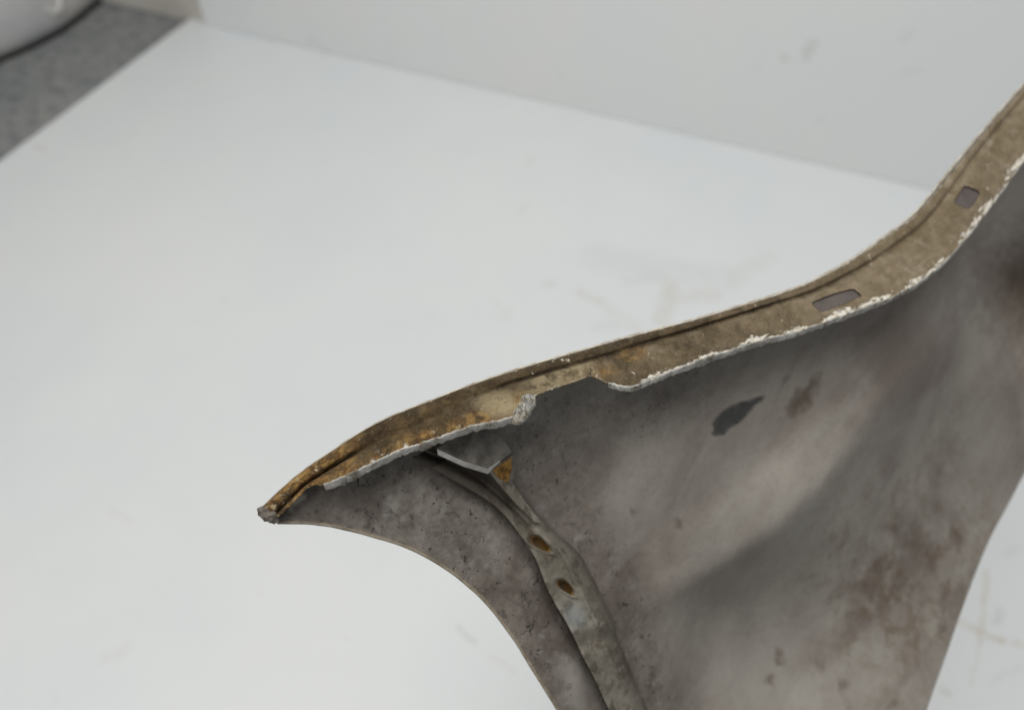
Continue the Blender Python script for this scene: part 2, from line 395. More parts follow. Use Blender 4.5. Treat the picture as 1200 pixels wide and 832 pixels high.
# silver car panel lying at the far left on the floor
def car_panel():
    pts = [(-150, 128), (-90, 108), (-40, 91), (0, 74), (40, 57), (75, 38), (100, 19), (124, -2), (142, -24), (155, -52), (160, -90)]
    base = np.array([on_floor(*p)[:2] for p in pts])
    cv, t = poly_interp(base, 70)
    cen = on_floor(-10, -90)[:2]
    r = empty('car_bodywork', (float(base[4][0]), float(base[4][1]), 0), 'silver grey curved car bodywork with dark lower edge on the grey floor', 'car bodywork')
    silver = NT('silver_paint', .5, .4); oo = silver.tc.outputs['Object']
    silver.color(silver.mix(silver.ramp(silver.noise(oo, 5, 4), .35, .65), (.37, .378, .395), (.50, .49, .475)))
    silver.b.inputs['Metallic'].default_value = .05
    prof = [(-.002, .010), (.007, .022), (.004, .045), (-.02, .09), (-.07, .15), (-.14, .20), (-.23, .235), (-.33, .25)]
    pr, _ = poly_interp(prof, 24)
    tan = np.gradient(cv, axis=0); tan /= np.linalg.norm(tan, axis=1)[:, None]
    nrm = np.stack([tan[:, 1], -tan[:, 0]], -1)
    if ((cv.mean(0)-cen) @ nrm[35]) < 0: nrm = -nrm
    n, k = len(cv), len(pr)
    vs = [(cv[i, 0]+nrm[i, 0]*pr[j, 0], cv[i, 1]+nrm[i, 1]*pr[j, 0], pr[j, 1]) for i in range(n) for j in range(k)]
    fs = [(i*k+j, (i+1)*k+j, (i+1)*k+j+1, i*k+j+1) for i in range(n-1) for j in range(k-1)]
    b = mesh_obj('body', vs, fs, silver.m, r)
    sd = b.modifiers.new('thickness', 'SOLIDIFY'); sd.thickness = .003; sd.offset = 0
    strip_m = m_simple('black_strip', (.012, .012, .012), (.022, .021, .020), 30, .7)
    prof = [(-.010, .0005), (.001, .0005), (.004, .003), (.003, .006), (0, .008), (-.010, .006)]
    k = len(prof)
    vs = [(cv[i, 0]+nrm[i, 0]*p[0], cv[i, 1]+nrm[i, 1]*p[0], p[1]) for i in range(n) for p in prof]
    fs = [(i*k+j, (i+1)*k+j, (i+1)*k+(j+1) % k, i*k+(j+1) % k) for i in range(n-1) for j in range(k)]
    mesh_obj('dark_edge', vs, fs, strip_m, r)  # dark strip along the foot of the body
    # pale hooked shape on the panel's face
    wm = m_simple('pale_hook', (.62, .62, .60), (.70, .69, .67), 20, .5)
    hp = [(53, 10), (57, 14), (63, 16), (68, 13), (70, 6), (70, -3), (68, -12)]
    P = []
    for (a, b_) in hp:
        q = on_floor(a+4, b_+3); d = (cen-q[:2]); d /= np.linalg.norm(d)
        i = int(np.argmin(np.linalg.norm(cv-on_floor(a, b_)[:2], axis=1)))
        P.append(q)
    # lay the hooked shape onto the body: march each view ray to the body surface
    from mathutils.bvhtree import BVHTree
    dg = bpy.context.evaluated_depsgraph_get(); bv = BVHTree.FromObject(b, dg)
    Q = []
    for (a, b_) in hp:
        d = Vector(TOW @ np.array([(a-600)/FPX, (b_-416)/FPX, 1.0])).normalized()
        hit = bv.ray_cast(Vector((0, 0, CAM_H))-r.location, d)
        if hit[0] is not None: Q.append(np.array(hit[0]+r.location)+np.array(hit[1])*0.003*(1 if hit[1].dot(d) < 0 else -1))
    if len(Q) >= 3:
        cu = bpy.data.curves.new('clip', 'CURVE'); cu.dimensions = '3D'; cu.bevel_depth = .006; cu.bevel_resolution = 3
        sp = cu.splines.new('POLY'); QQ, _ = poly_interp(Q, 24, False)
        sp.points.add(len(QQ)-1)
        for i, q in enumerate(QQ): sp.points[i].co = (*(q-np.array(r.location)), 1)
        cu.use_fill_caps = True
        tmp = bpy.data.objects.new('hook_curve', cu); C.objects.link(tmp)
        me = bpy.data.meshes.new_from_object(tmp.evaluated_get(bpy.context.evaluated_depsgraph_get()))
        bpy.data.objects.remove(tmp); me.name = 'clip'; me.materials.clear(); me.materials.append(wm)
        ob = bpy.data.objects.new('clip', me); C.objects.link(ob); ob.parent = r
car_panel()

# ------------------------------------------------------------------ the fender
root = empty('car_fender', tuple(on_floor(860, 1240, BZ)), 'dirty grey inner side of a car fender with muddy flanged edge and pointed nose', 'car fender')

E0 = [(303.5, 598), (314, 588), (350, 556), (389, 529), (434, 500.5), (458, 488.5), (500, 472), (560, 449), (590, 439), (640, 423.5), (692, 408.5),
      (742, 394), (770, 387), (820, 373.5), (872, 358), (898, 350), (945, 333), (1000, 304), (1034, 281), (1070, 255), (1104, 216), (1140, 172), (1170, 137), (1200, 103), (1260, 34), (1320, -30)]
DX = [303, 400, 500, 600, 700, 800, 900, 1000, 1100, 1200, 1320]
DD = [.402, .410, .422, .436, .452, .470, .491, .520, .562, .620, .700]
def d0(x): return np.interp(x, DX, DD)
dxs = np.linspace(250, 1340, 400); dsm = np.interp(dxs, DX, DD)
for _ in range(60): dsm[1:-1] = (dsm[:-2]+dsm[2:]+2*dsm[1:-1])/4
def d0(x): return np.interp(x, dxs, dsm)

# --- inner panel: depth from a thin-plate spline through control points
ctrl = [(x, y, float(d0(x))+.0012) for x, y in E0]
ctrl += [(325, 612, .406), (430, 625, .424), (540, 680, .446), (610, 765, .462), (655, 832, .476), (700, 960, .500), (745, 1250, .58), (800, 1600, .674), (980, 1600, .674), (890, 1600, .674),
         (450, 580, .426), (540, 600, .443), (600, 540, .462), (640, 640, .468), (690, 760, .484), (690, 500, .477), (760, 500, .493), (760, 580, .501), (750, 700, .508), (760, 832, .520), (880, 440, .512), (940, 480, .530),
         (890, 540, .522), (840, 620, .517), (925, 570, .523), (990, 480, .543), (1060, 385, .572), (900, 690, .552), (900, 832, .568), (1030, 400, .557), (1050, 560, .583), (1050, 700, .602), (1085, 832, .626), (1120, 320, .598), (1185, 338, .745), (1150, 450, .640), (1200, 555, .692),
         (1200, 250, .685), (1260, 420, .72), (1330, 300, .78), (950, 1050, .600), (1040, 1050, .630), (1020, 1300, .650)]
ctrl = np.array(ctrl)
def tps_fit(P, v, lam=6e-5):
    n = len(P); d = np.linalg.norm(P[:, None]-P[None], axis=2)/300
    K = np.where(d > 0, d*d*np.log(d+1e-12), 0) + lam*np.eye(n)*30
    Q = np.c_[np.ones(n), P/300]
    Mx = np.block([[K, Q], [Q.T, np.zeros((3, 3))]])
    return np.linalg.solve(Mx, np.r_[v, 0, 0, 0])
TW = tps_fit(ctrl[:, :2], 1/ctrl[:, 2], 1e-4)
def seg_dist(x, y, pts):
    """signed distance to a polyline (positive on its right when walking), and the position 0..1 along it"""
    best = np.full(x.shape, 1e9); sd = np.zeros_like(x); pos = np.zeros_like(x)
    pts = np.asarray(pts, float); n = len(pts)-1
    for i in range(n):
        a = pts[i]; b = pts[i+1]; d = b-a; L = d @ d
        t = np.clip(((x-a[0])*d[0]+(y-a[1])*d[1])/L, 0, 1)
        dx = x-a[0]-t*d[0]; dy = y-a[1]-t*d[1]; q = np.hypot(dx, dy)
        s = np.sign(d[0]*(y-a[1])-d[1]*(x-a[0]))
        m = q < best
        best[m] = q[m]; sd[m] = (q*s)[m]; pos[m] = ((i+t)/n)[m]
    return sd, pos
sig = lambda a: 1/(1+np.exp(-np.clip(a, -40, 40)))
CREASE = [(1250, 180), (1190, 280), (1135, 372), (1068, 445), (1005, 520), (960, 580), (915, 622), (842, 668), (790, 700), (740, 730)]
BRL = [(486, 535), (520, 553), (557, 573), (583, 592), (608, 620), (632, 655), (656, 708), (680, 753), (710, 815), (735, 870)]
BRR = [(512, 522), (545, 535), (575, 555), (604, 585), (640, 618), (676, 652), (703, 705), (722, 752), (750, 822), (778, 880)]
def skin_depth(x, y):
    x = np.asarray(x, float); y = np.asarray(y, float)
    sh = x.shape; x = x.ravel(); y = y.ravel()
    q = np.zeros_like(x)
    for i in range(len(ctrl)):
        d = np.hypot(x-ctrl[i, 0], y-ctrl[i, 1])/300
        q += TW[i]*np.where(d > 0, d*d*np.log(d+1e-12), 0)
    q += TW[-3] + TW[-2]*x/300 + TW[-1]*y/300
    z = 1/q
    s, p = seg_dist(x, y, CREASE)
    s = -s
    # pressed crease: level on its left, falling away steeply on its right and levelling out again
    kink = np.interp(p, [0, .25, .5, .8, 1], [22, 9, 3.5, 3, 12])
    ln = np.interp(p, [0, .4, .8, 1], [75, 60, 46, 40])
    amp = np.interp(p, [0, .10, .30, .55, .80, 1], [.016, .036, .058, .060, .042, .0])
    sp = kink*np.logaddexp(0, s/kink)
    z += amp*(1-np.exp(-sp/ln))*np.exp(-(np.maximum(s-70, 0)/170)**2)
    # broad shallow waves over the light face left of the crease
    fade = np.clip((p-.1)/.2, 0, 1)*np.clip((1-p)/.25, 0, 1)
    z += fade*(-.0042*np.exp(-((s+3)/22)**2) + .0022*np.exp(-((s+75)/28)**2) - .0030*np.exp(-((s+135)/40)**2))
    # shallow upright folds running down below the crease
    lowm = np.clip((y-640)/120, 0, 1)
    z += lowm*(.0050*np.exp(-((x-835+(y-700)*.10)/22)**2) - .0040*np.exp(-((x-785+(y-700)*.06)/26)**2))
    # channel along the left of the brace
    s2, p2 = seg_dist(x, y, BRL)
    z += .0075*np.exp(-((s2-14*0-(-14))/22)**2)*np.clip(p2/.25, 0, 1)
    s3, p3 = seg_dist(x, y, BRR)
    z += .003*np.exp(-((s3-22)/26)**2)*0
    # soft waviness of pressed sheet
    z += .0012*np.sin(x/61+y/97)*np.sin(y/73-x/150)
    return z.reshape(sh)

NU, NV = 460, 400
et, _ = poly_interp(E0, 1000)
PB = [(325, 612, 0), (345, 612, 0), (382, 615, 0), (430, 626, 0), (482, 643, 0), (530, 671, 0), (566, 702, 0), (598, 742, 0), (627, 788, 0), (655, 834, 0), (690, 900, 0), (735, 1100, 0), (775, 1400, 0), (800, 1600, 0),
      (980, 1600, 0), (1010, 1300, 0), (1040, 1040, 0), (1086, 832, 0), (1107, 772, 0), (1128, 712, 0), (1146, 664, 0), (1163, 625, 0), (1182, 590, 0), (1200, 556, 0), (1240, 490, 0), (1290, 400, 0), (1345, 290, 0)]
# matching stations along both boundary curves
stE = [0, .010, .035, .07, .11, .15, .185, .215, .245, .275, .31, .345, .375, .40, .53, .565, .60, .66, .69, .72, .75, .775, .80, .825, .87, .93, 1.0]
uu = np.linspace(0, 1, NU)
pbx = np.array(PB, float)
kidx = np.interp(uu, stE, np.arange(len(PB)))
pb_f, _t = poly_interp(np.c_[pbx[:, :2]], 4000)
dk = np.r_[0, np.cumsum(np.linalg.norm(np.diff(pbx[:, :2], axis=0), axis=1))]
ck = np.interp(kidx, np.arange(len(PB)), dk)/dk[-1]
low = np.stack([np.interp(ck, np.linspace(0, 1, 4000), pb_f[:, k]) for k in (0, 1)], -1)
top = np.stack([np.interp(uu, np.linspace(0, 1, 1000), et[:, k]) for k in (0, 1)], -1)
# the painted outer skin stands a hair proud of the fold
tg = np.gradient(top, axis=0); tg /= np.linalg.norm(tg, axis=1)[:, None]
top = top + np.stack([tg[:, 1], -tg[:, 0]], -1)*np.interp(top[:, 0], [300, 500, 900, 1100], [.5, .8, 1.4, 3.0])[:, None]
vv = np.linspace(0, 1, NV)**1.15
gx = top[:, None, 0]*(1-vv)+low[:, None, 0]*vv; gy = top[:, None, 1]*(1-vv)+low[:, None, 1]*vv
gz = skin_depth(gx, gy)
gz += ((d0(top[:, 0])+.0012)-gz[:, 0])[:, None]*np.exp(-np.hypot(gx-top[:, None, 0], gy-top[:, None, 1])/38)
x = gx.ravel(); y = gy.ravel()
P = at(x, y, gz.ravel())
idx = np.arange(NU*NV).reshape(NU, NV)
F = np.stack([idx[:-1, :-1], idx[:-1, 1:], idx[1:, 1:], idx[1:, :-1]], -1).reshape(-1, 4)
def vnoise(x, y, sc, seed=0.0):
    return np.array([noise.noise(Vector((a*sc, b*sc, seed))) for a, b in zip(x, y)])
def inside(x, y, poly):
    poly = np.asarray(poly, float); r = np.zeros(x.shape, bool); n = len(poly)
    for i in range(n):
        a = poly[i]; b = poly[(i+1) % n]
        c = ((a[1] > y) != (b[1] > y)) & (x < (b[0]-a[0])*(y-a[1])/(b[1]-a[1]+1e-12)+a[0])
        r ^= c
    return r
def mark(poly, soft, wob=0.0, k=1.0):
    """soft-edged mask of a patch outline on the panel"""
    poly = np.array(poly, float)
    m = (x > poly[:, 0].min()-30) & (x < poly[:, 0].max()+30) & (y > poly[:, 1].min()-30) & (y < poly[:, 1].max()+30)
    out = np.zeros_like(x)
    if not m.any(): return out
    xa, ya = x[m].copy(), y[m].copy()
    if wob:
        n1 = vnoise(xa, ya, .11, 1.3); n2 = vnoise(xa, ya, .11, 7.9)
        xa += n1*wob; ya += n2*wob
    s, _ = seg_dist(xa, ya, np.r_[poly, poly[:1]])
    dd = np.where(inside(xa, ya, poly), np.abs(s), -np.abs(s))
    out[m] = k*np.clip(.5+dd/soft, 0, 1)
    return out
dark = mark([(834, 497), (838, 489), (846, 482), (856, 475), (866, 472), (880, 467), (896, 464), (893, 469), (886, 475), (881, 482), (873, 489), (866, 496), (856, 502), (849, 509), (840, 511), (834, 509), (837, 504)], 2.6, 2.0)
dark = np.maximum(dark, mark([(916, 446), (924, 440), (926, 443), (918, 449)], 5, 3, .45))
dark = np.maximum(dark, mark([(546, 610), (556, 594), (560, 598), (555, 606)], 3, 3, .0))
dark = np.maximum(dark, mark([(424, 616), (430, 609), (434, 612), (432, 619), (426, 621)], 3, 3, .6))
brown = np.maximum(mark([(924, 478), (932, 462), (946, 450), (962, 438), (956, 452), (952, 470), (944, 478), (930, 488)], 12, 8, .75), mark([(942, 466), (947, 458), (950, 466), (948, 474), (943, 473)], 7, 4, .9))
brown = np.maximum(brown, mark([(1095, 520), (1112, 508), (1122, 530), (1108, 540)], 24, 14, .30))
brown = np.maximum(brown, mark([(1085, 535), (1098, 545), (1108, 556), (1098, 556)], 14, 8, .4))
for (a, b) in ((913, 772), (962, 779), (900, 797), (1048, 823), (1106, 738), (912, 765), (742, 600), (795, 612), (988, 800)):
    brown = np.maximum(brown, mark([(a-4, b-5), (a+4, b-4), (a+4, b+5), (a-3, b+4)], 7, 6, .65))
brown = np.maximum(brown, mark([(1150, 305), (1240, 250), (1240, 400), (1185, 385), (1160, 350)], 70, 20, .85))  # shade of the far-right recess, painted into the panel colour
for (a, b, r_) in ((1052, 690, 13), (1030, 664, 10), (1076, 640, 15), (1090, 665, 9), (1046, 620, 8), (1012, 690, 10), (1108, 700, 10), (1060, 606, 9), (1120, 628, 9)):
    brown = np.maximum(brown, mark([(a-r_, b-r_*.6), (a, b-r_), (a+r_, b-r_*.3), (a+r_*.7, b+r_), (a-r_*.5, b+r_*.8)], r_*1.3, r_*.9, .42))
rustk = np.maximum(mark([(620, 628), (634, 626), (650, 648), (640, 650)], 8, 0, 1), mark([(652, 676), (664, 676), (678, 700), (668, 702)], 8, 0, 1))
pale = mark([(336, 594), (346, 580), (357, 577), (352, 586), (340, 599)], 5, 5, .75)
pale = np.maximum(pale, mark([(448, 592), (468, 578), (476, 582), (462, 596)], 14, 8, .30))
pale = np.maximum(pale, mark([(570, 640), (576, 622), (586, 640), (580, 668)], 22, 8, .35))
pale = np.maximum(pale, mark([(800, 760), (860, 740), (960, 760), (960, 900), (800, 900)], 120, 30, .22))  # brighter lower panel: light bounced up from the board, painted into the colour
pale = np.maximum(pale, mark([(655, 775), (672, 772), (688, 800), (686, 830), (672, 836), (660, 815)], 22, 8, .42))
nose_c = np.clip(1-(seg_dist(x, y, [(330, 600), (430, 570), (520, 600), (600, 680), (655, 780)])[0].__abs__()-30)/75, 0, 1)*.85
nose_c = np.maximum(nose_c, .55*np.clip(1-np.hypot(x-650, y-500)/110, 0, 1))
band = np.clip(1-(np.abs(seg_dist(x, y, [(625, 490), (628, 545), (662, 600), (705, 660), (735, 740), (770, 830)])[0])-8)/48, 0, 1)  # grime right of the brace, with the shade beside it painted in
nose_c = np.maximum(nose_c, .70*band)
nose_c = np.maximum(nose_c, .5*np.clip(1-np.abs(seg_dist(x, y, [(640, 470), (760, 480), (800, 450)])[0])/60, 0, 1))
mott = np.clip(1-np.hypot((x-1060)/150, (y-680)/170), 0, 1)**.7*1.2
mott = np.clip(np.maximum(mott, .5*np.clip(1-np.hypot((x-1000)/150, (y-850)/120), 0, 1)), 0, 1)
outer_edge = np.zeros((NU, NV)); outer_edge[:, :3] = np.interp(top[:, 0], [330, 480, 800, 950], [.15, .55, .8, 1.0])[:, None]; outer_edge = outer_edge.ravel()
hem = np.exp(-(np.abs(seg_dist(x, y, pbx[:10, :2])[0])/2.6)**2)*np.clip((x-335)/40, 0, 1)*.75
flow_u = (-(x-900)*.82-(y-500)*-.0-(y-500)*.42)/100   # across the streaks
flow_v = (y-500)/100
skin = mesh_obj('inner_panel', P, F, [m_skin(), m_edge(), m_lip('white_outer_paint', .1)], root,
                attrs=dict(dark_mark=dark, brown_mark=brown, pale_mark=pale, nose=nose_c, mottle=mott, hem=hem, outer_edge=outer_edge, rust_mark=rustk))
fa = skin.data.attributes.new('flow', 'FLOAT_VECTOR', 'POINT')
fa.data.foreach_set('vector', np.stack([flow_u, flow_v, 0*flow_u], -1).astype(np.float32).ravel())
# face the camera, thickness to the outside
nf = skin.data.polygons[len(F)//2].normal
cc = skin.data.polygons[len(F)//2].center + root.location
if nf.dot(Vector((0, 0, CAM_H))-cc) < 0: skin.data.flip_normals()
sd = skin.modifiers.new('thickness', 'SOLIDIFY'); sd.thickness = .0011; sd.offset = -1
sd.material_offset = 2; sd.material_offset_rim = 1

# --- thin rolled hem along the curved lower-left edge
hx = low[(low[:, 1] < 900) & (low[:, 0] < 690)]
hz = skin_depth(hx[:, 0], hx[:, 1]); hp3 = at(hx[:, 0], hx[:, 1], hz+.0004)
vs = []; k = 8
for j, q in enumerate(hp3):
    tdir = hp3[min(j+1, len(hp3)-1)]-hp3[max(j-1, 0)]; tdir /= np.linalg.norm(tdir)
    a1 = np.cross(tdir, down0 := TOW @ np.array([0, 0, 1.])); a1 /= np.linalg.norm(a1); a2 = np.cross(tdir, a1)
    rr = .00085*(1+.25*noise.noise(Vector((j*.15, 0, 0))))
    vs += [q+(a1*math.cos(2*math.pi*m/k)+a2*math.sin(2*math.pi*m/k))*rr for m in range(k)]
fs = [(j*k+m, j*k+(m+1) % k, (j+1)*k+(m+1) % k, (j+1)*k+m) for j in range(len(hp3)-1) for m in range(k)]
mesh_obj('rolled_hem', vs, fs, m_simple('tan_worn_edge', (.20, .165, .12), (.36, .31, .24), 150, .7, .4, 200, .001), root)

# --- top flange: rolled bead, groove, flat strip and slots
KEY = [  # fold edge, groove, free edge
 ((303.5, 598), (323, 603), (325, 606)), ((314, 588), (333, 593), (336, 596)), ((350, 556), (363, 564.5), (367, 568)), ((356, 551.5), (368, 561), (380, 569)),
 ((389, 529), (405, 538), (434, 545)), ((434, 500.5), (448, 515), (470, 528)), ((458, 488.5), (482, 500), (500, 519)), ((500, 472), (528, 480), (551, 501)),
 ((540, 456), (560, 465), (590, 493)), ((553, 451.5), (573, 459.5), (606, 488)), ((562, 448.5), (583, 456), (620, 470)), ((573, 444.5), (594, 451), (631, 461.5)), ((590, 439), (614, 444.5), (640, 458)),
 ((640, 423.5), (665, 429.5), (676, 446.5)), ((665, 416.5), (684, 424), (691, 441)), ((674, 414), (690, 422), (694.5, 441)), ((682, 411.5), (698, 420), (702, 445)), ((692, 408.5), (708, 417.5), (712, 450)), ((712, 402.5), (726, 412), (738, 455)),
 ((742, 394), (756, 402), (770, 443)), ((770, 387), (783, 394.5), (800, 431)), ((820, 373.5), (832, 379.5), (840, 416.5)), ((872, 358), (885, 363), (900, 398)), ((898, 350), (914, 354), (930, 391)),
 ((945, 333), (957, 340), (985, 372)), ((1000, 304), (1014, 311), (1046, 349)), ((1034, 281), (1048, 289), (1080, 330)), ((1070, 255), (1083, 262), (1110, 305)),
 ((1104, 216), (1115, 222), (1138, 273)), ((1140, 172), (1147, 178), (1170, 231)), ((1170, 137), (1176, 142), (1200, 189)), ((1200, 103), (1206, 108), (1232, 150)), ((1260, 34), (1266, 39), (1295, 78)), ((1320, -30), (1326, -25), (1356, 12))]
kk = np.array([np.r_[a, b, c_] for a, b, c_ in KEY], float)
NC = 1500
kv, kt = poly_interp(kk, NC)
lin, _ = poly_interp(kk, NC, False)
kv[:, 4:] = .25*kv[:, 4:]+.75*lin[:, 4:]
e0, gv, e2 = kv[:, :2], kv[:, 2:4], kv[:, 4:]
# ragged free edge
rg = np.array([noise.noise(Vector((t*.09, 0, 3)))*1.0+noise.noise(Vector((t*.3, 0, 8)))*.6 for t in kt])
e2 = e2 + rg[:, None]*np.array([.3, .9])
de = d0(e0[:, 0])
wf = np.clip(np.linalg.norm(e2-gv, axis=1)/40, 0, 1.1)       # how far the strip stands out
rows = []   # (pixel, depth, groove flag, across)
def row(p, d, gr, ac): rows.append((p, d, gr, ac))
row(e0*1.0, de+.0010, 0, 0)
row(e0*.97+gv*.03, de-.0006, 0, .0)
row(e0*.9+gv*.1, de-.0018, 0, .02)
for f in (.2, .3, .4, .5, .6, .7): row(e0*(1-f)+gv*f, de-.0024-.0006*math.sin(f*3.1), 0, f*.2)
gf = np.interp(gv[:, 0], [300, 395, 440, 550, 590, 740, 800], [1, 1, .05, .05, .6, .7, 1])
row(e0*.2+gv*.8, de-.0026+.0004*gf, .35, .16); row(e0*.12+gv*.88, de-.0026+.0012*gf, .7, .18)
gdep = .0028*np.interp(gv[:, 0], [300, 395, 440, 550, 580, 740, 800, 1080, 1130], [1.2, 1.0, .15, .10, .22, .26, .50, .50, .05])*(1+.5*np.array([noise.noise(Vector((t*.06, 2, 9))) for t in kt]))
row(gv*1.0, de-.0026+.0014*gf+gdep, 1, .2)
row(gv*.95+e2*.05, de-.0028+.0012*gf+gdep*.8, 1, .24); row(gv*.90+e2*.10, de-.0032+.0008*gf, .6, .28)
NS = 58
for f in np.linspace(.13, 1, NS):
    row(gv*(1-f)+e2*f, de-.0030-.0100*wf*f-.0006*np.sin(f*3.1416)*wf, max(0, .25-(f-.13)*3), .3+.7*f)
NR = len(rows)
PX = np.array([r[0] for r in rows]).transpose(1, 0, 2); DZ = np.array([r[1] for r in rows]).T
# slots punched through the strip
SLOTS = [[(950, 355), (975, 345), (1000, 338), (1011, 347), (987, 357), (963, 366)], [(1130, 217), (1150, 225), (1136, 246), (1117, 238)]]
xs, ys = PX[..., 0].copy(), PX[..., 1].copy()
fx, fy = PX[..., 0].ravel(), PX[..., 1].ravel()
lump = np.array([noise.fractal(Vector((a*.05, b*.05, 0)), 1, 2, 4) for a, b in zip(fx, fy)]).reshape(NC, NR)
acr = np.array([r[3] for r in rows])
DZ = DZ + lump*.0007*np.clip(acr*6, 0, 1)*np.interp(xs, [300, 800, 1000], [1.3, .9, .6])
FP = at(fx, fy, DZ.ravel())
ii = np.arange(NC*NR).reshape(NC, NR)
FF = np.stack([ii[:-1, :-1], ii[:-1, 1:], ii[1:, 1:], ii[1:, :-1]], -1).reshape(-1, 4)
acm = np.tile(acr, NC); grm = np.tile(np.array([r[2] for r in rows], float), NC)
along = np.interp(fx, [380, 520, 620, 720, 860, 1000], [.05, .05, .28, .36, .62, 1.0])*np.where(acm < .25, np.interp(fx, [560, 900, 1100], [.45, .60, 1.0]), 1)
grm = grm*np.interp(fx, [300, 400, 440, 545, 575, 760, 830, 1000, 1130], [1, .9, .15, .2, .8, .8, .45, .35, .05])
rust = np.interp(fx, [300, 395, 430, 700], [1, 1, .12, .0])*np.where(acm < .22, .95, .8)
rust = np.where((acm > .3) & (fx < 620), np.maximum(rust, np.interp(fx, [300, 480, 560, 620], [1, 1, .75, .2])*np.clip((acm-.50)/.25, 0, 1)), rust)
rust = np.maximum(rust, np.clip(1-np.hypot((fx-742)/26, (fy-414)/12), 0, 1)*1.1)
rust = np.maximum(rust, np.clip(1-np.hypot((fx-706)/22, (fy-434)/12), 0, 1)*.8)
rust = np.maximum(rust, np.clip(1-np.hypot((fx-505)/60, (fy-512)/10), 0, 1)*.6)
grm = np.maximum(grm, np.clip(1.6-np.abs(fx-692.5-.8*np.sin(fy*.9)), 0, 1)*(fy > 427)*(fx < 700))
palem = np.clip(1-np.hypot((fx-590)/55, (fy-474)/22), 0, 1)*1.3
palem = np.maximum(palem, np.interp(fx, [600, 630, 690, 705], [0, .8, .8, 0])*np.clip((acm-.2)/.15, 0, 1))
palem = np.maximum(palem, np.clip(1-np.hypot((fx-770)/30, (fy-420)/14), 0, 1)*.4)
palem = np.clip(palem, 0, 1)
cpn = np.array([noise.noise(Vector((a*.030, b*.030, 4.0))) for a, b in zip(fx, fy)])
chip = np.clip((acm-(.80-.16*cpn*np.interp(fx, [650, 760], [.3, 1])))/.16, 0, 1)*np.interp(fx, [380, 480, 600, 700, 800, 900, 1100], [.50, .55, .6, .55, .98, 1, .85])
chip = np.maximum(chip, np.clip(1-np.hypot((fx-437)/14, (fy-541)/12), 0, 1)*.9)
chip = np.maximum(chip, np.clip(1-np.hypot((fx-475)/14, (fy-521)/8), 0, 1)*.9)
chip = np.maximum(chip, np.clip((.03-acm)/.03, 0, 1)*np.interp(fx, [320, 900, 1000, 1200], [.4, .7, .8, .9]))
flm = m_flange()
fl = mesh_obj('top_flange', FP, FF, [flm], root, attrs=dict(along=along, rust=np.clip(rust, 0, 1), pale=palem, chip=np.clip(chip, 0, 1), groove=grm))
ra = fl.data.attributes.new('run', 'FLOAT_VECTOR', 'POINT')
ra.data.foreach_set('vector', np.stack([np.repeat(kt/100, NR), acm*.42, 0*acm], -1).astype(np.float32).ravel())
nf = fl.data.polygons[len(FF)//2].normal
if nf.dot(Vector((0, 0, CAM_H))-(fl.data.polygons[len(FF)//2].center+root.location)) < 0: fl.data.flip_normals()
sd = fl.modifiers.new('thickness', 'SOLIDIFY'); sd.thickness = .0009; sd.offset = -1
def rounded(pl, r=.22, n=5):
    pl = np.asarray(pl, float); out = []
    for i in range(len(pl)):
        a, b, c_ = pl[i-1], pl[i], pl[(i+1) % len(pl)]
        p0 = b+(a-b)*r; p2 = b+(c_-b)*r
        for t in np.linspace(0, 1, n): out.append((1-t)**2*p0+2*t*(1-t)*b+t*t*p2)
    return np.array(out)
cutters = []
for sl in SLOTS:
    pl = rounded(sl)
    P0 = np.array([FP[int(np.argmin(np.hypot(fx-q[0], fy-q[1])))] for q in pl])
    d_ = np.array([np.interp(q[0], fx[::NR], DZ[:, -20]) for q in pl])
    dm = float(np.mean([DZ.ravel()[int(np.argmin(np.hypot(fx-q[0], fy-q[1])))] for q in pl]))
    flat3 = at(pl[:, 0], pl[:, 1], np.full(len(pl), dm))
    vd = flat3.mean(0)-np.array([0, 0, CAM_H]); vd /= np.linalg.norm(vd)
    bm = bmesh.new()
    a_ = [bm.verts.new(q-vd*.012) for q in flat3]; b_ = [bm.verts.new(q+vd*.012) for q in flat3]
    bm.faces.new(a_); bm.faces.new(b_[::-1])
    for i in range(len(a_)): bm.faces.new((a_[i], b_[i], b_[(i+1) % len(a_)], a_[(i+1) % len(a_)]))
    bmesh.ops.recalc_face_normals(bm, faces=bm.faces[:])
    me = bpy.data.meshes.new('slot_cutter'); bm.to_mesh(me); bm.free()
    co = bpy.data.objects.new('slot_cutter', me); C.objects.link(co); cutters.append(co)
    bo = fl.modifiers.new('slot', 'BOOLEAN'); bo.operation = 'DIFFERENCE'; bo.solver = 'EXACT'; bo.object = co
bpy.context.view_layer.update()
new_me = bpy.data.meshes.new_from_object(fl.evaluated_get(bpy.context.evaluated_depsgraph_get()))
fl.modifiers.clear(); fl.data = new_me; new_me.name = 'top_flange'
for co in cutters: bpy.data.objects.remove(co)

# --- plate added close under each slot to catch light; not a fender part
backm = m_simple('added_slot_grey', (.085, .068, .062), (.115, .096, .088), 60, .8, .2)
for sl in SLOTS:
    pl = np.array(sl, float); cen = pl.mean(0); big = cen+(pl-cen)*1.25
    vs = []
    for q in big:
        i = int(np.argmin(np.hypot(fx-q[0], fy-q[1]))); vs.append(FP[i]-np.array([0, 0, .0011]))
    prism('added_slot_plate', vs, np.array([0, 0, -.001]), backm, root, 0)

